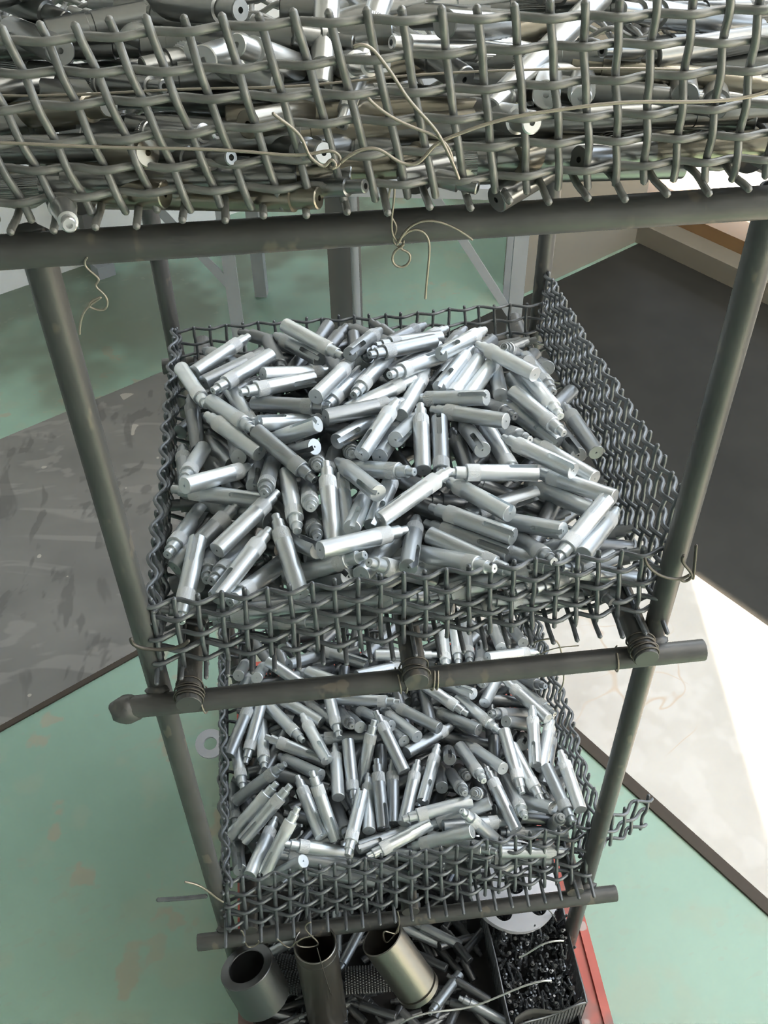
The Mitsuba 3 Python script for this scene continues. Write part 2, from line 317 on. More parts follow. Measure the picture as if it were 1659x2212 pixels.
panel(bl, 'loose_end', [V3(0.615, 0.010, Z3 + 0.085), V3(0.700, 0.052, Z3 + 0.066), V3(0.612, 0.020, Z3 + 0.150), V3(0.712, 0.075, Z3 + 0.118)], 5, 3, RB, seed=11, label='loose mesh end bent out past the right post')
# top basket: columns of the front panel read from the photograph (tip and foot of single wires)
B1 = Z1 + OD + RO * 1.08 + 0.0035
RT = 0.0029
bt = thing('wire_basket', 'thick woven wire basket on the top shelf, filled with long machined spindles', 'basket')
fx0, fx1 = at_z(195, 478, B1)[0], at_z(1635, 438, B1)[0]; gx0, gx1 = at_y(12, 78, -0.060)[0], at_y(1635, 6, -0.085)[0]
bs, ts = (fx1 - fx0) / 21, (gx1 - gx0) / 21                     # pitch of the upright wires at foot and tip
panel(bt, 'front_panel', [V3(fx0 - 4 * bs, -0.062, B1 + 0.003), V3(fx1 + bs, -0.070, B1 + 0.003), V3(gx0 - 4 * ts, -0.058, Z1 + 0.163), V3(gx1 + ts, -0.092, Z1 + 0.171)], 27, 6, RT, amp=0.0036, seed=12, vamp=0.002, mat='m_wire_haze')
panel(bt, 'side_panel', [V3(-0.078, -0.060, B1 + 0.003), V3(-0.078, 0.600, B1 + 0.003), V3(-0.085, -0.055, Z1 + 0.150), V3(-0.080, 0.600, Z1 + 0.150)], 24, 5, RT, seed=13, mat='m_wire_haze')
panel(bt, 'side_panel', [V3(0.672, -0.060, B1 + 0.003), V3(0.672, 0.600, B1 + 0.003), V3(0.670, -0.085, Z1 + 0.170), V3(0.675, 0.600, Z1 + 0.150)], 24, 5, RT, seed=14, mat='m_wire_haze')
panel(bt, 'back_panel', [V3(-0.078, 0.600, B1 + 0.003), V3(0.672, 0.600, B1 + 0.003), V3(-0.078, 0.605, Z1 + 0.140), V3(0.672, 0.605, Z1 + 0.140)], 28, 5, RT, seed=15, mat='m_wire_haze')
panel(bt, 'bottom_panel', [V3(-0.078, -0.074, B1 - 0.003), V3(0.672, -0.082, B1 - 0.003), V3(-0.078, 0.600, B1 - 0.003), V3(0.672, 0.600, B1 - 0.003)], 27, 24, RT, seed=16, bow=0.001, mat='m_wire_haze')

# ------------------------------------------------------------------ shafts
L, R = 0.117, 0.0107
def shaft_body(slot):
    c = 0.0007
    b = lathe([(0, 0), (R - c, 0), (R, c), (R, 0.0922), (R - 0.0010, 0.0930), (0.0079, 0.0930), (0.0079, 0.1062), (0.0074, 0.1068), (0.0054, 0.1068), (0.0054, L - 0.0007), (0.0047, L), (0, L)], 28)
    hole = m3.Manifold.cylinder(0.006, 0.0013, 0.0013, 8)
    b -= hole.translate([0, 0, -0.003]); b -= hole.translate([0, 0, L - 0.003])
    if slot:
        w, l = 0.0032, 0.036
        k = m3.Manifold.cube([0.012, 2 * w, l + 0.01]).translate([0.0026, -w, -0.01]) + m3.Manifold.cylinder(0.012, w, w, 14).rotate([0, 90, 0]).translate([0.0026, 0, l])
        b -= k
    return b
def knurl_ring(r, z0, z1, teeth=44, d=0.00030):
    a = np.arange(teeth * 2) * np.pi / teeth; rr = np.where(np.arange(teeth * 2) % 2, r + d, r - 0.0001); n = teeth * 2
    ring = np.stack([np.cos(a) * rr, np.sin(a) * rr, a * 0], 1); base = np.stack([np.cos(a) * (r - 0.0006), np.sin(a) * (r - 0.0006), a * 0], 1)
    V = np.vstack([base + [0, 0, z0], ring + [0, 0, z0 + 0.0004], ring + [0, 0, z1 - 0.0004], base + [0, 0, z1]]); F = []
    for k in range(3):
        for i in range(n):
            j = (i + 1) % n; F += [[k * n + i, k * n + j, k * n + n + j], [k * n + i, k * n + n + j, k * n + n + i]]
    return V, np.array(F)
BODY = {s: mikit.ply(shaft_body(s), None, 35) for s in (False, True)}
KNURL = mikit.ply(knurl_ring(R, 0.0755, 0.0918, 72, 0.00014), None, False)

# every shaft read from the photograph: tip x, tip y, butt x, butt y, slot side (9 = none to be seen), nearer end ('b', 't' or ''), depth in the heap
CROPS = {'1': (380, 680, .20494), '2': (680, 680, .20494), '3': (980, 680, .20494), '4': (360, 900, .20494), '5': (660, 900, .20494), '6': (980, 900, .2170), '7': (340, 1100, .2170), '8': (660, 1100, .2170), 'A': (980, 1080, .2170),
         'B': (460, 1360, .2170), 'C': (780, 1360, .26522), 'D': (420, 1560, .20494), 'E': (700, 1560, .20494), 'F': (980, 1560, .20494), 'I': (0, 0, 1.0)}
MID = """1 335 950 145 545 9 t 0;1 765 290 150 620 9 - .1;1 935 405 270 720 9 - .4;1 395 800 1030 460 9 - .2;1 1745 450 1150 120 9 - 0;1 1045 190 1520 520 .1 - .1;1 1090 590 980 265 9 - .5;1 300 370 640 520 9 - .8
1 1704 545 920 650 9 - .4;1 800 720 1555 620 9 - .6;1 680 840 1445 665 -.3 - 0;1 885 690 400 950 9 - .9;1 900 1230 555 780 9 - .4;1 805 1240 375 930 9 t 0;1 185 880 260 1430 9 - .5;1 1620 960 795 960 9 - 0;1 1640 1090 870 1150 -.85 b .2
4 900 330 1590 80 .85 b .2;2 390 500 20 870 9 b 0;2 300 760 140 410 9 - .6;2 700 200 390 450 -.1 b .3;2 90 1000 475 590 .35 - .2;2 575 340 300 780 9 t .4;2 580 455 1245 290 9 t 0;2 640 340 1325 265 9 - .5;2 1155 115 680 330 9 - .6
2 1390 150 900 380 9 - .7;2 1580 155 1230 470 9 - .6;2 1805 195 1340 440 -.4 b 0;2 1350 400 750 545 9 b .3;2 795 685 1320 450 .75 t 0;2 425 855 800 480 9 t .2;2 1065 650 370 1000 9 - 0;2 1225 560 950 1120 9 - .1
2 1680 330 1310 760 -.3 b .3;2 1480 450 1200 740 -.2 b .7;3 -80 960 245 450 9 - .2;3 480 370 150 900 9 - .2;2 930 930 125 1075 9 b 0;5 966 -165 590 400 -.75 b 0;2 700 880 110 960 -.5 - .9;5 880 -90 330 275 .1 b .1
5 1197 -118 1240 565 9 b 0;5 1440 720 1410 20 .05 - .1;2 1310 1500 1280 875 9 - .5;2 895 1010 780 1400 9 - .8;3 100 500 400 290 9 - .7;3 530 370 760 520 9 t .5;3 640 560 860 430 9 - .7;3 420 520 785 500 9 b .5
3 260 385 850 620 9 - 0;3 1040 800 700 480 9 t .5;3 860 480 985 570 9 b .8;3 420 480 510 845 9 b .2;3 900 1050 620 655 9 - .4;3 1150 1235 620 830 9 t 0;3 1100 1060 800 650 -.8 t .1;3 900 1130 1240 810 9 - .5
6 1095 -117 1420 360 9 b 0;3 -480 880 320 890 .5 b .1;3 655 1085 100 830 9 t .6;3 -220 990 545 1130 9 b .1;6 453 -173 1030 280 .1 - .3;6 640 620 345 90 9 - .2;6 -70 590 825 555 .8 - 0;6 60 60 285 330 .1 b .3;6 15 110 190 640 9 - .5
6 745 240 250 60 9 t .7;6 500 215 1170 545 .5 b .1;6 760 220 1400 620 9 b .2;6 980 60 1235 390 .2 b .7;6 790 565 1595 810 9 - .1;6 730 660 1420 960 9 - .4;6 100 1000 825 790 -.7 - .4;6 1000 1420 1510 830 .4 - 0;6 -85 620 555 985 .92 b 0
A 1610 90 1250 560 9 - .2;A -230 85 590 365 .3 b .1;A -285 225 555 540 .2 b .2;A 590 750 -240 350 9 - .1;A 330 130 1090 350 -.3 b .3;A 985 665 560 330 9 t .4;A 1080 630 1800 790 9 t .3;A 395 720 -335 632 9 - .3
4 440 0 990 380 .9 b 0;4 800 200 370 20 9 - .8;4 1570 660 935 180 9 t 0;4 980 480 1565 320 -.2 b .3;4 1580 535 1610 430 9 t .8;4 175 660 400 380 9 t .2;4 165 320 220 800 9 - .7;4 395 335 800 800 9 - .8;4 400 215 700 500 9 - 1.3
4 455 145 760 420 9 - 1.4;4 680 150 750 470 9 b .9;4 945 560 220 730 9 - .2;4 60 750 1000 900 .3 - .2;4 1025 830 1130 480 9 t 0;4 1370 1215 1255 590 9 t 0;4 1520 965 1490 710 9 t .2;4 960 400 880 740 .2 b .7;4 315 965 1080 1060 9 - .5
7 805 -58 150 560 9 - .2;7 1190 -150 600 410 9 b .1;7 150 460 470 20 -.7 t .4;7 250 1150 405 360 .25 - 0;7 485 690 560 330 9 t .5;7 545 735 930 330 9 t .3;7 1110 205 590 900 -.7 - .1;7 1190 60 1425 850 9 - 0;7 1120 210 1600 405 .7 b .3
7 1600 290 1480 0 9 t .4;7 690 900 1250 540 9 - .3;8 1005 145 150 460 9 - .1;8 965 285 500 650 9 - .4;8 1110 85 1010 590 .75 b 0;8 625 500 -200 660 9 t .3;8 655 510 1250 660 9 t .4;8 0 800 430 600 .8 b .7;5 215 480 290 1350 9 - .1
5 340 515 450 1260 9 - .3;5 330 520 760 800 -.4 b 0;5 1130 575 350 530 9 t .1;5 660 760 490 1190 -.2 b .2;5 960 580 700 1140 .1 b .1;5 1515 555 800 1130 -.95 - 0;5 960 100 790 430 9 b .7;5 1180 -60 905 255 .7 b .2
5 475 415 460 300 9 t 1.0;5 330 650 320 380 9 - .9;5 800 600 1250 760 9 - .9"""
LOW = """B 1050 650 545 310 9 - .1;B 340 320 255 460 9 b .2;B 520 350 435 480 9 b .1;B 380 420 250 700 9 - .2;B 1450 600 930 430 9 - .3;B 1871 733 1240 690 9 - .1;B 1000 190 1525 345 .4 - .3;B 1200 220 760 360 9 - .7;B 780 470 1170 370 9 - .6
B 1960 330 1430 460 9 - .3;C 615 210 115 215 9 - .2;C 695 330 665 10 9 - .2;C 800 290 760 -60 9 t .2;C 885 275 845 -30 9 t .2;C 985 330 965 150 .2 - .4;C 1050 -60 1150 155 9 b .2;C 1450 150 1045 228 9 b .1;C 1180 -50 1320 120 9 - .4
C 1185 150 1120 -40 9 t .6;C 865 695 440 400 9 - 0;C 560 400 915 525 .3 b .2;C 1160 300 1005 600 9 b .1;C 990 450 985 350 9 t .6;C 1165 415 1530 730 9 - 0;C 1590 700 1285 425 9 - .2;C 1490 460 1200 410 9 - .5;C 215 610 630 800 9 b 0
E 1380 30 860 300 9 - .5;C 560 640 960 815 9 - .4;C 1125 825 790 560 9 t .2;C 1050 685 1330 700 9 t .4;C 1440 790 1180 755 9 b .3;F 823 -174 855 460 -.1 b 0;F 1045 -50 930 500 9 - .2;F 1100 30 1030 640 .1 - .3;F 1125 290 1330 940 9 - 0
F 1260 1080 960 470 9 - .1;F 735 745 540 85 9 t 0;F 905 805 640 250 9 t .2;F 720 150 700 255 .5 b .6;F 345 480 660 1140 .7 - 0;F 750 1000 540 600 9 t .3;F 560 800 1035 915 9 - .4;F 130 230 520 490 9 - .4;F 300 640 60 260 9 t .4
E 1310 280 1325 390 .2 b .5;E 1505 575 1430 500 9 t .5;E 1500 755 1330 560 9 t .3;F 1140 980 1040 1070 9 t .3;E 865 1015 1540 790 9 t .1;E 1050 1130 1749 850 9 b .2;F 185 790 280 760 9 t .5;F 95 990 480 1280 9 t .3;E 900 1330 1555 1115 9 b .1
E 450 1410 1125 1085 0 - 0;E 1000 1040 360 1310 -.1 b .2;E 975 395 830 1080 9 - .1;E 1195 245 1040 840 .3 b .1;E 555 405 640 1140 .6 - 0;E 705 430 740 1080 9 - .3;E 455 550 475 1150 9 b .2;E 225 1405 395 740 .2 - 0;E 320 880 250 195 9 - .1
E 105 240 150 795 9 b .1;E 530 -20 370 680 9 - .2;E 570 -110 855 520 9 - 0;E 620 800 600 275 9 - .7;C 165 655 460 880 9 - .3;C 130 700 355 920 9 - .6;D 630 -245 340 345 9 - 0;D 565 450 700 -200 9 t .1;D 735 500 690 0 9 t .4;D 515 710 420 180 9 t .2
D 750 155 1400 420 .4 - .2;D 1155 -80 1395 405 .25 b 0;B 905 1110 540 760 9 t .1;B 600 640 1075 935 9 b .2;B 880 715 1300 950 9 - .7;B 1290 1075 1140 570 9 t .1;B 1405 785 1750 960 9 - .4;B 1385 995 1250 840 9 t .6;B 1300 840 1445 965 9 - .6
E -150 170 560 150 .7 - .6;D 935 445 450 850 9 t .2;D 845 635 340 1225 9 - 0;D 1005 655 530 1265 -.3 - 0;D 865 1005 560 1620 9 - .1;D 1125 845 680 1650 -.4 - 0;D 1085 570 1345 1210 .6 - .1;D 1235 525 1505 1235 .4 - .1;D 420 1180 515 1565 .15 b .2
D 480 735 600 1200 9 - .5;D 420 1150 400 670 9 - .8;D 950 1270 1650 1400 9 t .2;D 700 1700 1150 1465 9 b .3;D 1620 1200 1480 850 9 - .8;E 1230 450 1260 700 9 b .8;D 860 360 1330 560 9 - .8"""
def heap_mid(x, y):
    fx = np.clip(min(x - 0.0, 0.6 - x) / 0.16, 0, 1); fy = np.clip(min(y + 0.02, 0.63 - y) / 0.20, 0, 1)
    return Z2 + 0.100 + 0.038 * fx ** 0.7 * fy ** 0.7 + 0.018 * np.clip((y - 0.1) / 0.4, 0, 1) * fx
def heap_low(x, y):
    fx = np.clip(min(x - 0.0, 0.6 - x) / 0.14, 0, 1); fy = np.clip(min(y + 0.02, 0.56 - y) / 0.18, 0, 1)
    return Z3 + 0.105 + 0.022 * fx * fy
def on_heap(px, py, heap, off):
    z = heap(0.3, 0.3)
    for _ in range(25):
        P = at_z(px, py, z + off); z = heap(P[0], P[1])
    return P
def solve_pose(tp, bp, heap, near, depth):
    """Where a shaft of length L lies whose two ends are seen there, its middle on the heap."""
    mx, my = (tp[0] + bp[0]) / 2, (tp[1] + bp[1]) / 2
    P = on_heap(mx, my, heap, -0.017 * depth); z0 = (P - CAM) @ FWD
    ra, rb = ray(*tp), ray(*bp)
    def ends(d): return CAM + ra * (z0 + d), CAM + rb * (z0 - d)
    best = []
    for sg in (1, -1):
        lo, hi = 0.0, 0.12
        A, B = ends(0.0)
        if np.linalg.norm(A - B) < L:
            for _ in range(40):
                m = (lo + hi) / 2; A, B = ends(sg * m)
                if np.linalg.norm(A - B) < L: lo = m
                else: hi = m
        else: m = 0.0
        A, B = ends(sg * lo); dirn = (A - B) / np.linalg.norm(A - B); best.append((sg, dirn, (A + B) / 2))
    if near == 't': c = best[1]
    elif near == 'b': c = best[0]
    else: c = min(best, key=lambda q: abs(q[1][2]))
    dirn = c[1].copy()
    if abs(dirn[2]) > 0.80 and near == '-': dirn[2] *= 0.6; dirn /= np.linalg.norm(dirn)
    return c[2], dirn
def read(text, heap):
    out = []
    for item in text.replace('\n', ';').split(';'):
        q = item.split(); ox, oy, sc = CROPS[q[0]]
        v = [float(a) for a in q[1:5]]; tp = (ox + v[0] * sc, oy + v[1] * sc); bp = (ox + v[2] * sc, oy + v[3] * sc)
        mid, dirn = solve_pose(tp, bp, heap, q[6], float(q[7]))
        out.append(dict(c=mid, d=dirn, slot=float(q[5]), depth=float(q[7]), px=((tp[0] + bp[0]) / 2, (tp[1] + bp[1]) / 2), traced=True, a2=np.array([tp[0] - bp[0], tp[1] - bp[1]])))
    return out
def filler(n, xr, yr, zr, seed, along=0.5, kind='deep'):
    g = np.random.default_rng(seed); out = []
    for _ in range(n):
        a = g.normal(0, along); d = np.array([math.cos(a), math.sin(a), g.normal(0, 0.12)]); d *= 1 if g.random() < .5 else -1; d /= np.linalg.norm(d)
        c = np.array([g.uniform(*xr), g.uniform(*yr), 0.0]); z = zr(c) if callable(zr) else zr; c[2] = g.uniform(*z)
        out.append(dict(c=c, d=d, slot=9.0 if g.random() < .6 else g.uniform(-1, 1), depth=3.0, px=pix(c), traced=False, a2=np.array([1.0, 0.0]), kind=kind))
    return out
def seg_close(c1, d1, h1, c2, d2, h2):
    """Closest points of segment c1 +- h1 d1 and all segments c2 +- h2 d2."""
    w = c1 - c2; b = d2 @ d1; dd = w @ d1; e = np.einsum('ij,ij->i', w, d2); den = np.maximum(1 - b * b, 1e-6)
    s = np.clip((b * e - dd) / den, -h1, h1); t = np.clip(e + b * s, -h2, h2); s = np.clip(b * t - dd, -h1, h1)
    return s, t
def relax(S, floor_z, box, iters=70):
    c = np.array([s['c'] for s in S]); d = np.array([s['d'] for s in S]); c0 = c.copy(); dep = np.array([s['depth'] for s in S]); tr = np.array([s['traced'] for s in S])
    h = 0.046; c = c - d * 0.009                       # the thick body, without the stepped tip
    c0 = c.copy(); n = len(S); view = c - CAM; view /= np.linalg.norm(view, axis=1, keepdims=True)
    for it in range(iters):
        mv = np.zeros_like(c); tw = np.zeros_like(d)
        for i in range(n):
            near = np.nonzero((np.linalg.norm(c - c[i], axis=1) < 2 * h + 2 * R) & (np.arange(n) > i))[0]
            if not len(near): continue
            s, t = seg_close(c[i], d[i], h, c[near], d[near], h)
            p = c[i] + s[:, None] * d[i]; q = c[near] + t[:, None] * d[near]; w = p - q; dist = np.linalg.norm(w, axis=1)
            for k, j in enumerate(near):
                if dist[k] >= 2 * R: continue
                nr = w[k] / max(dist[k], 1e-6); pen = 2 * R - dist[k]
                if abs(dep[i] - dep[j]) > 0.09:
                    want = -view[i] if dep[i] < dep[j] else view[i]
                    if nr @ want < 0.0: nr = want; pen = min(dist[k] * 0.5 + R, 0.012)
                wi = 0.5 if tr[i] == tr[j] else (0.15 if tr[i] else 0.85)
                mv[i] += nr * pen * wi * 0.5; mv[j] -= nr * pen * (1 - wi) * 0.5
                tw[i] += s[k] * nr * pen * wi * 30; tw[j] -= t[k] * nr * pen * (1 - wi) * 30
        lim = 0.004; ln = np.linalg.norm(mv, axis=1, keepdims=True); mv *= np.minimum(1, lim / np.maximum(ln, 1e-9))
        along = (mv * view).sum(1, keepdims=True) * view
        c += np.where(tr[:, None], along + 0.35 * (mv - along), mv)
        d += np.clip(tw, -0.05, 0.05) * np.where(tr[:, None], 0.5, 1.0); d /= np.linalg.norm(d, axis=1, keepdims=True)
        off = c - c0; al = (off * view).sum(1, keepdims=True) * view
        c = np.where(tr[:, None], c0 + al * 0.985 + (off - al) * 0.93, c)
        # stay above the basket's bottom and inside its walls
        for sg in (-1, 1):
            e = c + sg * h * d; low = floor_z + R - e[:, 2]; c[:, 2] += np.where(low > 0, low * 0.6, 0)
            for ax, (lo, hi) in enumerate(box):
                c[:, ax] += np.where(e[:, ax] < lo + R, (lo + R - e[:, ax]) * 0.4, 0) - np.where(e[:, ax] > hi - R, (e[:, ax] - hi + R) * 0.4, 0)
    c = c + d * 0.009
    if DEBUG: print('moved', np.round(np.percentile(np.linalg.norm((c - c0 - d*0.009)[tr], axis=1), [50, 90, 100]), 4))
    for s, cc, dn in zip(S, c, d): s['c'], s['d'] = cc, dn
    return S
def shaft_matrix(s):
    v = CAM - s['c']; v /= np.linalg.norm(v); d = s['d']; tc = v - d * (v @ d); tc /= np.linalg.norm(tc)
    rt = np.cross(d, tc)            # to the side
    a2 = s['a2']; r2 = np.array([-a2[1], a2[0]])
    if (rt @ RIGHT) * r2[0] + (rt @ DOWN) * r2[1] < 0: rt = -rt
    k = s['slot']; x = tc * math.sqrt(max(0, 1 - k * k)) + rt * k if abs(k) <= 1 else -tc
    return frame(d, x, s['c'] - d * L / 2)
ORD = ['first', 'second', 'third', 'fourth', 'fifth', 'sixth', 'seventh', 'eighth', 'ninth', 'tenth', 'eleventh', 'twelfth', 'thirteenth', 'fourteenth', 'fifteenth', 'sixteenth', 'seventeenth', 'eighteenth', 'nineteenth', 'twentieth']
ORD += ['twenty-' + q for q in ORD[:9]] + ['thirtieth'] + ['thirty-' + q for q in ORD[:9]]
def pointing(a2):
    ang = math.degrees(math.atan2(-a2[1], a2[0])) % 360
    return ['right', 'up right', 'up', 'up left', 'left', 'down left', 'down', 'down right'][int((ang + 22.5) // 45) % 8]
def build_shafts(S, where, group, seed):
    g = random.Random(seed); vis = [s for s in S if s['traced'] or s.get('kind') == 'front']
    vis.sort(key=lambda s: -pix(s['c'])[1]); rows = [vis[i:i + 12] for i in range(0, len(vis), 12)]
    for ri, row in enumerate(rows):
        row.sort(key=lambda s: pix(s['c'])[0])
        for ci, s in enumerate(row):
            slotted = abs(s['slot']) <= 1
            if s['traced']: lab = f"{'slotted' if slotted else 'plain'} silver shaft, tip {pointing(s['a2'])}, {ORD[ci]} from left in {where} basket's {ORD[ri]} row from front"
            else: lab = f"grey shaft lying low behind {where} basket's front mesh, {ORD[ci]} from left in {ORD[ri]} row"
            key = thing('stepped_shaft', lab, 'shaft', group); v = 'c' if not s['traced'] else g.choice('aabbbbc') if s['depth'] < .25 else g.choice('bbbcc') if s['depth'] < .5 else g.choice('ccd'); M = shaft_matrix(s)  # deeper shafts get darker tones, shade put into their colour
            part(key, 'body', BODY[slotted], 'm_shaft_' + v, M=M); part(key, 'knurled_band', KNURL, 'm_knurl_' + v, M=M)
    deep = [s for s in S if not s['traced'] and s.get('kind') != 'front']
    v0, f0 = arr(lathe([(0, 0), (R, 0), (R, 0.0930), (0.0079, 0.0930), (0.0079, 0.1068), (0.0054, 0.1068), (0.0054, L), (0, L)], 14)); ms = []
    for s in deep:
        M = shaft_matrix(s); ms.append((v0 @ M[:3, :3].T + M[:3, 3], f0))
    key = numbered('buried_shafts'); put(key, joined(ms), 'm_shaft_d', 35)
    labels[key] = {'label': f'grey shafts buried beneath the heap in the {where} basket', 'category': 'shafts', 'kind': 'stuff'}

mid = read(MID, heap_mid)
mid += filler(24, (0.07, 0.53), (0.022, 0.065), (B2 + 0.015, Z2 + 0.105), 3, 0.22, 'front')
mid += filler(150, (0.05, 0.55), (0.03, 0.58), lambda c: (B2 + 0.012, heap_mid(c[0], c[1]) - 0.045), 4, 1.2)
mid = relax(mid, B2 + 0.003, ((0.012, 0.594), (0.004, 0.606)))
def under(S, heap): return [q for q in S if q['traced'] or q['kind'] == 'front' or all(p[2] < heap(p[0], p[1]) - 0.004 for p in (q['c'] + q['d'] * L / 2, q['c'] - q['d'] * L / 2))]
mid = under(mid, heap_mid)
build_shafts(mid, 'middle', 'silver stepped shafts heaped in the middle basket', 1)
low = read(LOW, heap_low)
low += filler(16, (0.07, 0.53), (0.010, 0.06), (B3 + 0.015, Z3 + 0.09), 5, 0.25, 'front')
low += filler(160, (0.05, 0.55), (0.03, 0.52), lambda c: (B3 + 0.012, heap_low(c[0], c[1]) - 0.042), 6, 1.2)
low = relax(low, B3 + 0.003, ((0.010, 0.594), (-0.004, 0.552)))
low = under(low, heap_low)
build_shafts(low, 'lower', 'silver stepped shafts heaped in the lower basket', 2)

# ------------------------------------------------------------------ long spindles in the top basket
LT, RTP = 0.185, 0.0098
def spindle_mesh(k):
    c = 0.0008
    if k == 0: pr = [(0, 0), (RTP - c, 0), (RTP, c), (RTP, 0.030), (RTP - 0.0012, 0.0305), (RTP - 0.0012, 0.034), (RTP, 0.0345), (RTP, 0.112), (0.0088, 0.1125), (0.0088, 0.120), (0.0066, 0.158), (0.0066, 0.170), (0.0048, 0.1705), (0.0048, LT - c), (0.004, LT), (0, LT)]
    elif k == 1: pr = [(0, 0), (0.0070, 0), (0.0076, c), (0.0076, 0.020), (RTP, 0.0206), (RTP, 0.140), (0.0078, 0.1405), (0.0078, 0.163), (0.0055, 0.1635), (0.0055, LT - c), (0.0048, LT), (0, LT)]
    else: pr = [(0, 0), (RTP - c, 0), (RTP, c), (RTP, LT - 0.020), (RTP - 0.002, LT - 0.0195), (RTP - 0.002, LT - c), (RTP - 0.003, LT), (0, LT)]
    b = lathe(pr, 28); h = m3.Manifold.cylinder(0.012, 0.0022, 0.0022, 10)
    return b - h.translate([0, 0, -0.006]) - h.translate([0, 0, LT - 0.006])
SPIN = [mikit.ply(spindle_mesh(k), None, 35) for k in range(3)]
SKN = mikit.ply(knurl_ring(RTP, 0.075, 0.108, 40, 0.0004), None, False)
def on_slope(px, py, depth):
    n = np.array([0, -1.0, 1.0]) / math.sqrt(2)
    return at_plane(px, py, np.array([0.3, -0.030, Z1 + 0.040]) - n * 0.017 * depth, n)
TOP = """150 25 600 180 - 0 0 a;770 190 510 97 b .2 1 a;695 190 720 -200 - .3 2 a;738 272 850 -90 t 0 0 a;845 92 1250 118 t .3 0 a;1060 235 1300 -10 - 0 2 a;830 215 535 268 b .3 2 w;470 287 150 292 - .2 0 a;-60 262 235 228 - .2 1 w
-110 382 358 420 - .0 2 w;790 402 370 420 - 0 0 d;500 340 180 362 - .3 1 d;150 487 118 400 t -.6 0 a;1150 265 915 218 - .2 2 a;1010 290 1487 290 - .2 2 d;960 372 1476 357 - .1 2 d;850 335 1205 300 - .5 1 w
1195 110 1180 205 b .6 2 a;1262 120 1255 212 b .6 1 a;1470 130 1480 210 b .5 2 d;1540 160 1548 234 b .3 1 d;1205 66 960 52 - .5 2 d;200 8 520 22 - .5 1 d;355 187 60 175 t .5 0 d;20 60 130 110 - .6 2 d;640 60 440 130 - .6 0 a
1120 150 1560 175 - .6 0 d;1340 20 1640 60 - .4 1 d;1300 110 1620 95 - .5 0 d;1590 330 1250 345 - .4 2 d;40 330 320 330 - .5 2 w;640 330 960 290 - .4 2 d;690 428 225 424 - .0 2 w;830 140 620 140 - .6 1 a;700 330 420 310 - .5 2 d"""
tops = []
for item in TOP.replace('\n', ';').split(';'):
    q = item.split(); tp, bp = (float(q[0]), float(q[1])), (float(q[2]), float(q[3])); dep = float(q[5])
    P = on_slope((tp[0] + bp[0]) / 2, (tp[1] + bp[1]) / 2, dep); z0 = (P - CAM) @ FWD
    ra, rb = ray(*tp), ray(*bp); best = []
    for sg in (1, -1):
        lo, hi = 0.0, 0.25; A, B = CAM + ra * z0, CAM + rb * z0
        if np.linalg.norm(A - B) < LT:
            for _ in range(40):
                m = (lo + hi) / 2; A, B = CAM + ra * (z0 + sg * m), CAM + rb * (z0 - sg * m)
                lo, hi = (m, hi) if np.linalg.norm(A - B) < LT else (lo, m)
        best.append(((A - B) / np.linalg.norm(A - B), (A + B) / 2))
    dirn, c = best[1] if q[4] == 't' else best[0] if q[4] == 'b' else min(best, key=lambda w: abs(w[0][2]) + 0.3 * abs(w[0][1]))
    tops.append(dict(c=c, d=dirn, depth=dep, kind=int(q[6]), tone=q[7], traced=True, a2=np.array([tp[0] - bp[0], tp[1] - bp[1]])))
gt = np.random.default_rng(21)
for k in range(62):                              # the layers behind and below those
    a = gt.normal(0, 0.35); d = np.array([math.cos(a), math.sin(a), gt.normal(0, 0.10)]); d *= gt.choice([-1, 1]); d /= np.linalg.norm(d)
    y = gt.uniform(-0.035, 0.14); c = np.array([gt.uniform(-0.05, 0.66), y, 0.0]); c[2] = Z1 + 0.048 + gt.uniform(0.0, max(0.012, min(0.105, (y + 0.04) * 0.95)))
    tops.append(dict(c=c, d=d, depth=1.5, kind=int(gt.integers(3)), tone='d' if gt.random() < .8 else 'w', traced=False, a2=np.array([1.0, 0])))
for k in range(14):
    a = gt.normal(0, 0.06); d = np.array([math.cos(a), math.sin(a) * 0.3, gt.normal(0, 0.03)]); d *= gt.choice([-1, 1]); d /= np.linalg.norm(d)
    c = np.array([-0.04 + 0.72 * ((k // 2) + 0.5) / 7 + 0.05 * (k % 2), -0.046 + 0.020 * (k % 2), Z1 + 0.057 + 0.018 * (k % 2)])
    tops.append(dict(c=c, d=d, depth=1.0, kind=int(gt.integers(3)), tone='d' if gt.random() < .6 else 'w', traced=False, a2=np.array([1.0, 0])))
for k in range(36):
    a = gt.normal(0, 0.5); d = np.array([math.cos(a), math.sin(a), gt.normal(0, 0.08)]); d /= np.linalg.norm(d)
    c = np.array([gt.uniform(0.0, 0.62), gt.uniform(0.14, 0.5), Z1 + gt.uniform(0.11, 0.15)])
    tops.append(dict(c=c, d=d, depth=1.2, kind=int(gt.integers(3)), tone='d' if gt.random() < .5 else 'a', traced=False, a2=np.array([1.0, 0])))
tops.sort(key=lambda s: (-round(pix(s['c'])[1] / 90), pix(s['c'])[0]))
cnt = {}
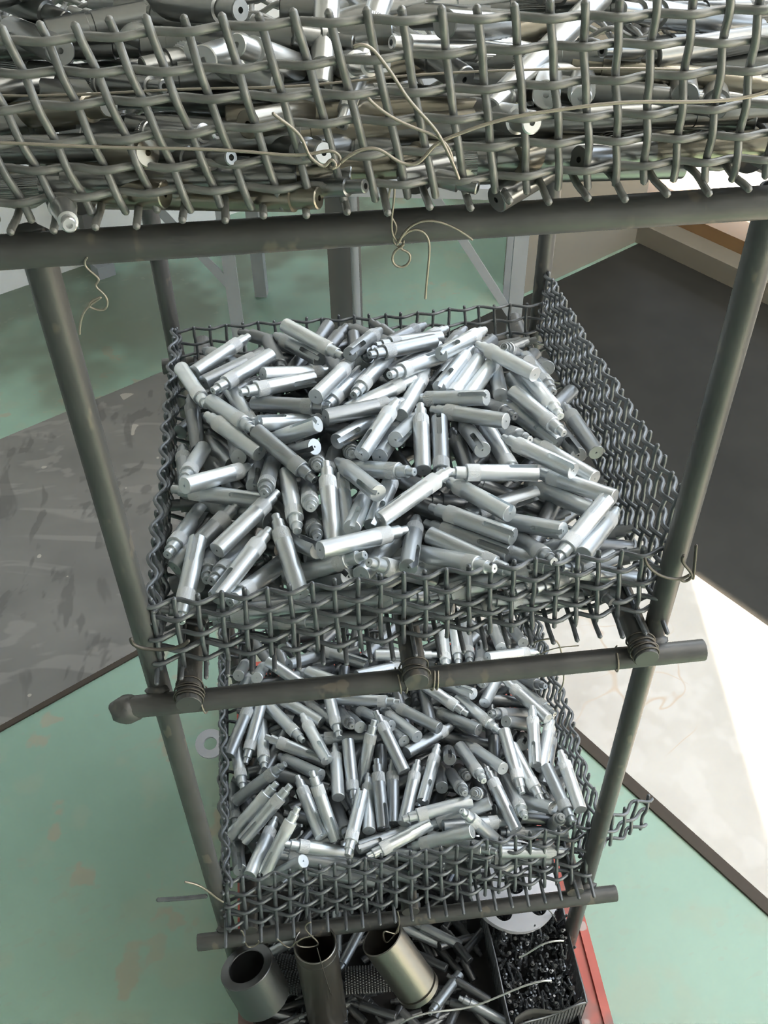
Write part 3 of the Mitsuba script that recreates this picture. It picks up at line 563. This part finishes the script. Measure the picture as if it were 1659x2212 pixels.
for s in tops:
    u, v = pix(s['c'])
    if not (-150 < u < 1810 and v > -140): continue
    row = int(np.clip(round((470 - v) / 90), 0, 9)); cnt[row] = cnt.get(row, 0) + 1
    tone = {'a': 'bright silver', 'd': 'dark steel', 'w': 'dull brownish steel'}[s['tone']]; i = cnt[row] - 1
    key = thing('long_spindle', f"{tone} spindle in top basket, tip {pointing(s['a2'])}, {ORD[i % 39]} from left in {ORD[row]} layer up", 'spindle', 'long spindles filling the top basket')
    M = frame(s['d'], [0.3, 0.2, 1.0], s['c'] - s['d'] * LT / 2)
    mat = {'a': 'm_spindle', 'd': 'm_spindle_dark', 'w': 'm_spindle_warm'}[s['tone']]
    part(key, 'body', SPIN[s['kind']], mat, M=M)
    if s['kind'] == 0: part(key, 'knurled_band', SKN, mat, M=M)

# ------------------------------------------------------------------ red platform and what lies on it
pf = thing('platform', 'worn red painted steel platform under the rack', 'platform')
part(pf, 'deck', box_between([-0.010, -0.42, 0.055], [0.655, 0, 0], [0, 1.16, 0], [0, 0, 0.045]), 'm_red', False)
part(pf, 'edge_rail', box_between([0.630, -0.42, 0.100], [0.016, 0, 0], [0, 1.16, 0], [0, 0, 0.006]), 'm_red', False)
for x in (0.02, 0.575):
    for y in (-0.38, 0.68): part(pf, 'foot', box_between([x, y, 0], [0.045, 0, 0], [0, 0.045, 0], [0, 0, 0.056]), 'm_black', False)
tr = thing('sheet_tray', 'black oily steel tray on the red platform, full of dark parts', 'tray')
part(tr, 'base', box_between([0.020, -0.36, 0.101], [0.565, 0, 0], [0, 0.98, 0], [0, 0, 0.004]), 'm_black', False)
for c0, ex, ey in (((0.020, -0.36), (0.004, 0), (0, 0.98)), ((0.581, -0.36), (0.004, 0), (0, 0.98)), ((0.024, -0.36), (0.557, 0), (0, 0.004)), ((0.024, 0.616), (0.557, 0), (0, 0.004))):
    part(tr, 'rim', box_between([*c0, 0.105], [*ex, 0], [*ey, 0], [0, 0, 0.030]), 'm_black', False)
gb = np.random.default_rng(33); nb = 0
SC = 0.72
def loose(c, d, mat, lab, scale=SC, slot=False):
    key = thing('dark_shaft' if 'dark' in lab else 'grey_shaft', lab, 'shaft', 'loose shafts in the tray under the lower basket')
    M = frame(d, [0.2, -0.5, 1.0], np.asarray(c) - np.asarray(d) * L * scale / 2); M[:3, :3] *= scale
    part(key, 'body', BODY[slot], mat, M=M)
spots = []
for k in range(230):
    a = gb.uniform(0, 2 * math.pi); d = np.array([math.cos(a), math.sin(a), gb.normal(0, 0.18)]); d /= np.linalg.norm(d)
    c = np.array([gb.uniform(0.07, 0.42), gb.uniform(-0.24, 0.34), 0.118 + 0.030 * gb.random()])
    u, v = pix(c)
    if 480 < u < 1120 and 1880 < v < 2240: spots.append((c, d))
spots.sort(key=lambda q: (-round(pix(q[0])[1] / 45), pix(q[0])[0])); cnt = {}
for c, d in spots:
    row = int((2240 - pix(c)[1]) // 45); cnt[row] = cnt.get(row, 0) + 1
    loose(c, d, 'm_black_part', f'small dark shaft in the tray, {ORD[cnt[row] - 1]} from left in {ORD[row]} row from front')
for tip, butt, z, lab in (((738, 2085), (770, 2025), 0.165, 'silver grey shaft leaning between the two middle hanging tubes'), ((727, 2068), (727, 1985), 0.17, 'silver grey shaft upright beside the middle hanging tube'),
                          ((905, 1998), (978, 2034), 0.16, 'silver grey shaft right of the rightmost hanging tube, upper one'), ((872, 2004), (915, 2024), 0.155, 'silver grey shaft touching the rightmost hanging tube'),
                          ((946, 2166), (975, 2128), 0.16, 'silver grey shaft below the rightmost hanging tube'), ((1010, 2165), (1085, 2205), 0.15, 'silver grey shaft under the bright wire in front'),
                          ((640, 2030), (600, 2050), 0.16, 'silver grey shaft behind the thick hanging tube')):
    A, B = at_z(*tip, z), at_z(*butt, z - 0.012); d = (A - B) / np.linalg.norm(A - B); loose((A + B) / 2, d, 'm_shaft_c', lab, 0.85)
for k in range(14):
    a = gb.uniform(-0.8, 0.8); d = np.array([math.sin(a), math.cos(a), gb.normal(0, 0.1)]); d /= np.linalg.norm(d)
    c = np.array([0.12 + 0.36 * (k / 13.0), gb.uniform(0.16, 0.36), 0.165 + gb.uniform(0, 0.02)])
    loose(c, d, 'm_shaft_b', f'silver shaft lying in the tray below the lower basket, {ORD[k]} from left', 1.0, k % 3 == 0)

# fine mesh bin of small pins
def fine_wall(parent, p00, p10, p01, p11, cols, rows, r=0.0007):
    ms = []; p00, p10, p01, p11 = (np.asarray(q, float) for q in (p00, p10, p01, p11)); nr = np.cross(p10 - p00, p01 - p00); nr /= np.linalg.norm(nr)
    for i in range(cols):
        t = np.linspace(0, 1, 6)[:, None]; s = i / (cols - 1); b = (p00 * (1 - s) + p10 * s) * (1 - t) + (p01 * (1 - s) + p11 * s) * t
        ms.append(tube(b + nr * r * (1 if i % 2 else -1), r, 4, False))
    for j in range(rows):
        s = np.linspace(0, 1, 10)[:, None]; t = j / (rows - 1); b = (p00 * (1 - s) + p10 * s) * (1 - t) + (p01 * (1 - s) + p11 * s) * t
        ms.append(tube(b, r * 1.2, 4, False))
    k = part(parent, 'mesh_wall', joined(ms), 'm_black_part', True); labels[k] = {'kind': 'stuff', 'label': 'fine black wire mesh wall'}
pin_bin = thing('pin_bin', 'small black fine mesh bin of tiny pins, beside the right post', 'bin')
zb0, zb1 = 0.112, 0.185
Q = [np.array(q) for q in ((0.455, -0.155), (0.590, -0.130), (0.590, 0.105), (0.445, 0.100))]
def V(q, z): return np.array([q[0], q[1], z])
for i in range(4):
    a, b = Q[i], Q[(i + 1) % 4]
    fine_wall(pin_bin, V(a, zb0), V(b, zb0), V(a, zb1 + 0.004 * (i % 2)), V(b, zb1 - 0.004), 44, 20)
    s = np.linspace(0, 1, 22); w = np.array([V(a * (1 - t) + b * t, zb1 + 0.004 * math.sin(t * 9 + i)) for t in s])
    part(pin_bin, 'rim_wire', tube(w, 0.0022, 6), 'm_black_part', True)
part(pin_bin, 'liner', box_between(V(Q[0], zb0 - 0.005) + [0.004, 0.004, 0], [0.128, 0.02, 0], [-0.006, 0.235, 0], [0, 0, 0.004]), 'm_black', False)
flap = np.array([V(Q[0] * (1 - t) + Q[1] * t, 0) + [0, 0.006 * math.sin(t * 7) + 0.004, zb1 + 0.010 + 0.012 * math.sin(t * 5 + 0.5)] for t in np.linspace(0.05, 1.0, 16)])
low_edge = flap * [1, 1, 0] + [0, 0.004, zb1 - 0.030]
vv = np.vstack([flap, low_edge, flap + [0, 0.0025, 0], low_edge + [0, 0.0025, 0]]); ff = []
for i in range(15):
    for a, b in ((0, 16), (16 * 3, 32)): ff += [[a + i, a + i + 1, b + i + 1], [a + i, b + i + 1, b + i]]
    ff += [[i, 32 + i + 1, i + 1], [i, 32 + i, 32 + i + 1]]
part(pin_bin, 'cloth_flap', (vv, np.array(ff)), 'm_column', True)
pins = []
pv, pfc = arr(lathe([(0, 0), (0.0026, 0), (0.0026, 0.016), (0.0036, 0.0162), (0.0036, 0.020), (0.0022, 0.0202), (0.0022, 0.030), (0, 0.030)], 8))
for k in range(420):
    s, t = gb.random(), gb.random(); p = (Q[0] * (1 - s) + Q[1] * s) * (1 - t) + (Q[3] * (1 - s) + Q[2] * s) * t
    d = np.array([gb.normal(0, 0.45), gb.normal(0.2, 0.45), 1.0]); M = frame(d, [1, 0.2, 0], V(p * 0.92 + np.mean(Q, 0) * 0.08, zb0 + 0.004 + gb.random() * 0.034 + 0.02 * (t > .5)))
    pins.append((pv @ M[:3, :3].T + M[:3, 3], pfc))
k = numbered('pins'); put(k, joined(pins), 'm_black_part', 35); labels[k] = {'label': 'tiny dark metal pins heaped in the fine mesh bin', 'category': 'pins', 'kind': 'stuff'}

# rolled pieces of fine mesh
for px0, px1, rr, lab in (((745, 2118), (850, 2112), 0.021, 'rolled black fine mesh sleeve between the two right hanging tubes'), ((598, 2085), (650, 2092), 0.019, 'short rolled black mesh sleeve beside the thick hanging tube'), ((608, 2118), (655, 2125), 0.019, 'short rolled black mesh sleeve, lower of two beside the thick tube')):
    A, B = at_z(*px0, 0.175), at_z(*px1, 0.175); Ln = np.linalg.norm(B - A); M = frame(B - A, [0, 0, 1], A)
    key = thing('mesh_sleeve', lab, 'sleeve'); v, f = arr(lathe([(rr - 0.003, 0), (rr - 0.001, 0), (rr - 0.001, Ln), (rr - 0.003, Ln)], 24))
    part(key, 'core', (v @ M[:3, :3].T + M[:3, 3], f), 'm_black')
    bumps = []; bv, bf = arr(trimesh.creation.icosphere(subdivisions=0, radius=0.0017))
    for i in range(int(Ln / 0.005)):
        for j in range(30):
            a = (j + 0.5 * (i % 2)) / 30 * 2 * math.pi; p = np.array([math.cos(a) * rr, math.sin(a) * rr, 0.002 + i * 0.005]); bumps.append(((bv + p) @ M[:3, :3].T + M[:3, 3], bf))
    kk = part(key, 'weave', joined(bumps), 'm_black_part', False); labels[kk] = {'kind': 'stuff'}

# hanging tubes
def hang(name, label, top, foot, y_top, y_foot, ro, wall, mat, flange=False):
    A, B = at_y(*top, y_top), at_y(*foot, y_foot); ln = np.linalg.norm(B - A); c = 0.0012
    pr = [(0, ln - 0.006), (ro - wall, ln - 0.006), (ro - wall, c), (ro - wall + c, 0), (ro - c, 0), (ro, c)]
    if flange: pr += [(ro, ln - 0.016), (ro - 0.002, ln - 0.0155), (ro - 0.002, ln - 0.013), (ro + 0.0012, ln - 0.0125), (ro + 0.0012, ln - 0.003)]
    else: pr += [(ro, ln - 0.004)]
    pr += [(ro - 0.004, ln), (0, ln)]
    v, f = arr(lathe(pr[::-1] if False else pr, 48)); M = frame(B - A, [0, 1, 0], A)
    key = thing(name, label, 'tube'); part(key, 'body', (v @ M[:3, :3].T + M[:3, 3], f), mat, 30)
    return key, M, ln
k1, M1, l1 = hang('thick_tube', 'thick-walled dark steel tube hanging at left under the lowest cross pipe', (532, 2087), (571, 2157), -0.060, -0.085, 0.0445, 0.0150, 'm_tube_thick')
k2, M2, l2 = hang('thin_tube', 'long brownish steel tube hanging in the middle under the lowest cross pipe', (680, 2037), (724, 2290), -0.056, -0.100, 0.0345, 0.0030, 'm_tube')
k3, M3, l3 = hang('thin_tube', 'brownish steel tube with ringed bottom, hanging tilted, rightmost of the three', (824, 2024), (906, 2139), -0.056, -0.105, 0.0355, 0.0030, 'm_tube', True)
v, f = arr(lathe([(0.0340, 0.018), (0.0352, 0.018), (0.0352, 0.0195), (0.0340, 0.0195)], 40))
part(k2, 'score_ring', (v @ M2[:3, :3].T + M2[:3, 3], f), 'm_spindle_dark')

# white flanges
def flange(label, c, ro, n, hole, thick, nrm, rc=0.62, centre=0.25):
    b = m3.Manifold.cylinder(thick, ro, ro, 48) - m3.Manifold.cylinder(thick * 3, ro * centre, ro * centre, 24).translate([0, 0, -thick])
    for i in range(n):
        a = 2 * math.pi * (i + 0.3) / n; b -= m3.Manifold.cylinder(thick * 3, hole, hole, 20).translate([ro * rc * math.cos(a), ro * rc * math.sin(a), -thick])
    v, f = arr(b); M = frame(nrm, [1, 0, 0], c); key = numbered('flange_disc'); put(key, (v @ M[:3, :3].T + M[:3, 3], f), 'm_disc', 30)
    labels[key] = {'label': label, 'category': 'disc'}
flange('white round flange with dark bolt holes, lying in the tray below the lower basket', at_z(1108, 1915, 0.195), 0.085, 5, 0.0165, 0.014, [0.10, -0.12, 1], 0.66, 0.0 + 0.22)
flange('small white ring seen through the left mesh of the lower basket', at_z(455, 1608, 0.125), 0.032, 0, 0.004, 0.008, [0.0, -0.3, 1], 0.6, 0.45)

# ------------------------------------------------------------------ tie wires
def wire(label, pts, y, r, mat='m_tie', m=8, cat='wire', name='tie_wire'):
    p = [at_y(q[0], q[1], q[2] if len(q) > 2 else y) for q in pts]
    key = numbered(name); put(key, tube(spline(p, m), r, 7), mat, True); labels[key] = {'label': label, 'category': cat}
YT = -0.101
wire('long wire across the left half of the top basket, ending in a twist', [(-15, 308), (150, 315), (300, 320), (430, 322), (560, 330), (640, 335), (690, 329), (722, 328), (736, 345), (728, 360), (714, 362)], YT, 0.0011)
wire('short bent wire end left of the twist on the top basket', [(590, 245), (625, 272), (652, 300), (668, 335), (685, 352), (702, 358), (715, 346), (724, 352), (718, 364)], YT - 0.002, 0.0012)
wire('long wire across the right half of the top basket', [(738, 350), (775, 326), (815, 322), (850, 342), (880, 355), (905, 350), (935, 318), (965, 300), (1080, 260), (1210, 237), (1355, 221), (1530, 219), (1675, 192)], YT - 0.001, 0.0012)
wire('bent wire curving down to a point at the middle of the top basket', [(765, 101), (796, 101), (824, 129), (852, 168), (887, 220), (940, 280), (962, 318), (976, 348), (991, 386)], YT - 0.004, 0.0012)
wire('short wire meeting the curved wire at the middle of the top basket', [(796, 213), (845, 252), (905, 280), (958, 306), (974, 332), (978, 352)], YT - 0.003, 0.0011)
wire('thin straight wire strung inside the top basket front', [(-15, 206), (200, 203), (425, 192), (640, 186), (830, 168), (1005, 156), (1280, 148), (1500, 152)], -0.050, 0.0009)
wire('tie wire strand hooked over the top cross pipe', [(845, 402), (838, 432), (842, 462), (856, 494), (850, 520), (862, 532), (872, 520)], -0.050, 0.0009)
wire('second tie wire strand on the top cross pipe', [(852, 404), (850, 440), (846, 480), (850, 510), (866, 524)], -0.052, 0.0009)
wire('tie wire tail hanging straight down from the top cross pipe', [(858, 528), (872, 508), (892, 497), (912, 500), (925, 518), (927, 550), (923, 595), (919, 645)], -0.053, 0.0010)
wire('tie wire tail arching to the right from the top cross pipe', [(862, 524), (876, 500), (900, 482), (930, 477), (965, 485), (1000, 503), (1020, 518)], -0.054, 0.0010)
wire('small ring of wire hanging below the top cross pipe', [(866, 535), (852, 545), (848, 562), (858, 575), (874, 575), (885, 562), (882, 546), (868, 538), (872, 528)], -0.052, 0.0010)
wire('loose curled wire hanging below the left end of the top cross pipe', [(188, 556), (200, 590), (213, 605), (207, 616), (222, 633), (232, 652), (226, 668), (206, 668), (192, 660), (204, 647), (218, 642), (208, 650), (186, 668), (175, 692), (172, 722)], -0.040, 0.0009)
wire('dark wire ring around the left post beside the middle basket', [(283, 1380), (296, 1396), (335, 1403), (380, 1399), (407, 1384)], -0.034, 0.0022, 'm_tie_dark')
wire('dark wire around the right post beside the middle basket', [(1393, 1206), (1412, 1234), (1445, 1249), (1470, 1250), (1489, 1242)], -0.030, 0.0018, 'm_tie_dark')
wire('dark bent wire end standing up right of the right post', [(1477, 1200), (1483, 1225), (1493, 1246), (1484, 1254), (1470, 1250)], -0.028, 0.0018, 'm_tie_dark')
wire('dark wire prong right of the right post', [(1504, 1178), (1501, 1215), (1497, 1250)], -0.026, 0.0018, 'm_tie_dark')
wire('thin looping wire behind the middle cross pipe near the right', [(1150, 1392), (1165, 1384), (1194, 1381), (1210, 1400), (1217, 1440), (1216, 1477), (1206, 1496)], 0.02, 0.0010)
wire('thin wire tail behind the middle cross pipe', [(1160, 1420), (1185, 1405), (1215, 1398), (1250, 1395)], 0.02, 0.0007)
wire('bent wire under the lowest cross pipe above the thick tube', [(521, 2010), (530, 2036), (540, 2046), (549, 2044), (558, 2032)], -0.046, 0.0012)
wire('wire hook from the lowest cross pipe to the middle tube', [(671, 1992), (673, 2022), (684, 2042), (660, 2046), (641, 2040), (652, 2028), (676, 2022)], -0.060, 0.0012)
wire('bent wire between the thick tube and the middle tube', [(598, 2028), (612, 2040), (623, 2046), (640, 2034)], -0.058, 0.0011)
wire('thin wire running down the middle tube', [(685, 2048), (698, 2094), (720, 2162), (742, 2215)], -0.098, 0.0008, 'm_tie_dark')
wire('wire hook from the lowest cross pipe to the rightmost tube', [(859, 1970), (861, 2002), (850, 2022), (836, 2036), (828, 2022), (832, 2012), (848, 2016), (861, 2004)], -0.062, 0.0012)
wire('long bright wire across the front of the tray', [(862, 2214), (946, 2185), (1002, 2178), (1047, 2165), (1093, 2146), (1151, 2124), (1190, 2118)], -0.15, 0.0017, 'm_bright_wire')
wire('bright wire over the pin bin', [(1122, 2068), (1158, 2048), (1177, 2038), (1217, 2032)], -0.10, 0.0016, 'm_bright_wire')
wire('bright wire tied around the foot of the right post', [(1203, 2077), (1192, 2110), (1189, 2136), (1203, 2153), (1222, 2162), (1240, 2142), (1256, 2122)], -0.030, 0.0015, 'm_bright_wire')
wire('wire loop right of the foot of the right post', [(1236, 2066), (1246, 2090), (1244, 2125), (1226, 2150), (1210, 2166)], -0.02, 0.0013, 'm_tie')
wire('bright wire rising behind the right post', [(1174, 1957), (1197, 1981), (1211, 2015), (1220, 2034)], 0.02, 0.0014, 'm_bright_wire')
wire('dark rod sticking out left of the lower basket', [(341, 1944), (380, 1942), (445, 1936)], -0.012, 0.0036, 'm_wire', cat='rod', name='steel_rod')
wire('wire end bent down past the left post of the lower basket', [(400, 1905), (439, 1918), (462, 1935), (482, 1948)], -0.016, 0.0018, 'm_tie')
# wire windings around the shelf rails
def coil(label, x, z, y0, turns, r, seed):
    g = np.random.default_rng(seed); t = np.linspace(0, turns * 2 * math.pi, turns * 22)
    p = np.stack([x + (RO * 1.08 + r + 0.0006 + 0.0012 * np.sin(t * 0.37 + seed)) * np.cos(t), y0 + 0.022 * t / t[-1] + 0.004 * np.sin(t * 0.5 + seed), z + (RO * 1.08 + r + 0.0006) * np.sin(t)], 1)
    key = numbered('tie_wire'); put(key, tube(p, r, 6), 'm_tie_dark', True); labels[key] = {'label': label, 'category': 'wire'}
coil('dark wire wound around the left shelf rail end, middle shelf', 0.040, Z2 + OD, -0.046, 5, 0.0011, 1)
coil('dark wire wound around the middle shelf rail end', 0.300, Z2 + OD, -0.046, 3, 0.0011, 2)
coil('dark wire wound around the right shelf rail end, middle shelf', 0.572, Z2 + OD, -0.046, 6, 0.0011, 3)
def sling(label, x, z, w, r, seed):
    t = np.linspace(-0.3 * math.pi, 1.25 * math.pi, 40)
    p = np.stack([x + w * np.sin(t * 0.5 + seed), -OD - (RO + r + 0.001) * np.cos(t - 0.4) , z - (RO + r + 0.001) * np.sin(t - 0.4)], 1)
    key = numbered('tie_wire'); put(key, tube(p, r, 6), 'm_tie', True); labels[key] = {'label': label, 'category': 'wire'}
for i, (x, lab) in enumerate(((0.052, 'wire sling round the middle cross pipe at its left rail'), (0.279, 'wire sling left of the middle rail'), (0.287, 'second wire sling left of the middle rail'), (0.322, 'wire sling right of the middle rail'), (0.330, 'outer wire sling right of the middle rail'), (0.548, 'wire sling left of the right rail'))):
    sling(lab, x, Z2, 0.004, 0.0011, i)

# ------------------------------------------------------------------ behind the rack
bench = thing('workbench', 'grey painted workbench with braced angle-iron legs behind the rack', 'workbench')
def post_box(c, dx, dy, h, wx, wy): return box_between(np.asarray(c) - dx * wx / 2 - dy * wy / 2, dx * wx, dy * wy, [0, 0, h])
F1, F2 = at_z(522, 770, 0), at_z(1102, 790, 0); bx = F2 - F1; bx /= np.linalg.norm(bx); by = np.cross([0, 0, 1], bx)
for F in (F1, F2):
    part(bench, 'leg', joined([post_box(F, bx, by, 0.78, 0.045, 0.006), post_box(F - bx * 0.0195 + by * 0.02, bx, by, 0.78, 0.006, 0.04)]), 'm_bench', False)
    lo, hi = 0.0, 0.78; ty, q = (622, (408, 535)) if F is F1 else (688, (985, 512))
    for _ in range(30):
        m = (lo + hi) / 2; lo, hi = (m, hi) if pix(F + [0, 0, m])[1] > ty else (lo, m)
    a = F - bx * 0.02 + [0, 0, lo]; e = at_plane(*q, F, by) - a; e = e / np.linalg.norm(e); e *= (0.775 - lo - 0.05) / e[2]
    part(bench, 'brace', box_between(a - by * 0.004, e, by * 0.006, np.array([0, 0, 0.050])), 'm_bench', False)
for F in (F1 + by * 0.42, F2 + by * 0.42): part(bench, 'leg', post_box(F, bx, by, 0.78, 0.045, 0.045), 'm_bench', False)
part(bench, 'top', box_between(F1 - bx * 0.75 - by * 0.38 + [0, 0, 0.78], bx * (0.77 + np.linalg.norm(F2 - F1)), by * 0.84, [0, 0, 0.03]), 'm_bench', False)  # unseen top, enlarged to cast shade on the back floor
cF = at_z(752, 735, 0)
key = numbered('dark_post'); put(key, post_box(cF, bx, by, 1.2, 0.105, 0.06), 'm_column', False); labels[key] = {'label': 'dark square post standing behind the middle basket', 'category': 'post'}
pF = at_z(774, 770, 0)
key = numbered('thin_pole'); put(key, pipe_mesh(pF, pF + [0, 0, 1.2], 0.0135), 'm_bench', 35); labels[key] = {'label': 'thin grey pole in front of the dark square post', 'category': 'pole'}
mf = at_z(225, 592, 0)
mk = thing('machine_foot', 'small pale machine foot on the green floor near the white wall', 'machine foot')
part(mk, 'pad', post_box(mf, U, N, 0.05, 0.07, 0.07), 'm_bench', False); part(mk, 'column', post_box(mf + [-0.02, 0.03, 0.05], U, N, 0.5, 0.06, 0.06), 'm_column', False)
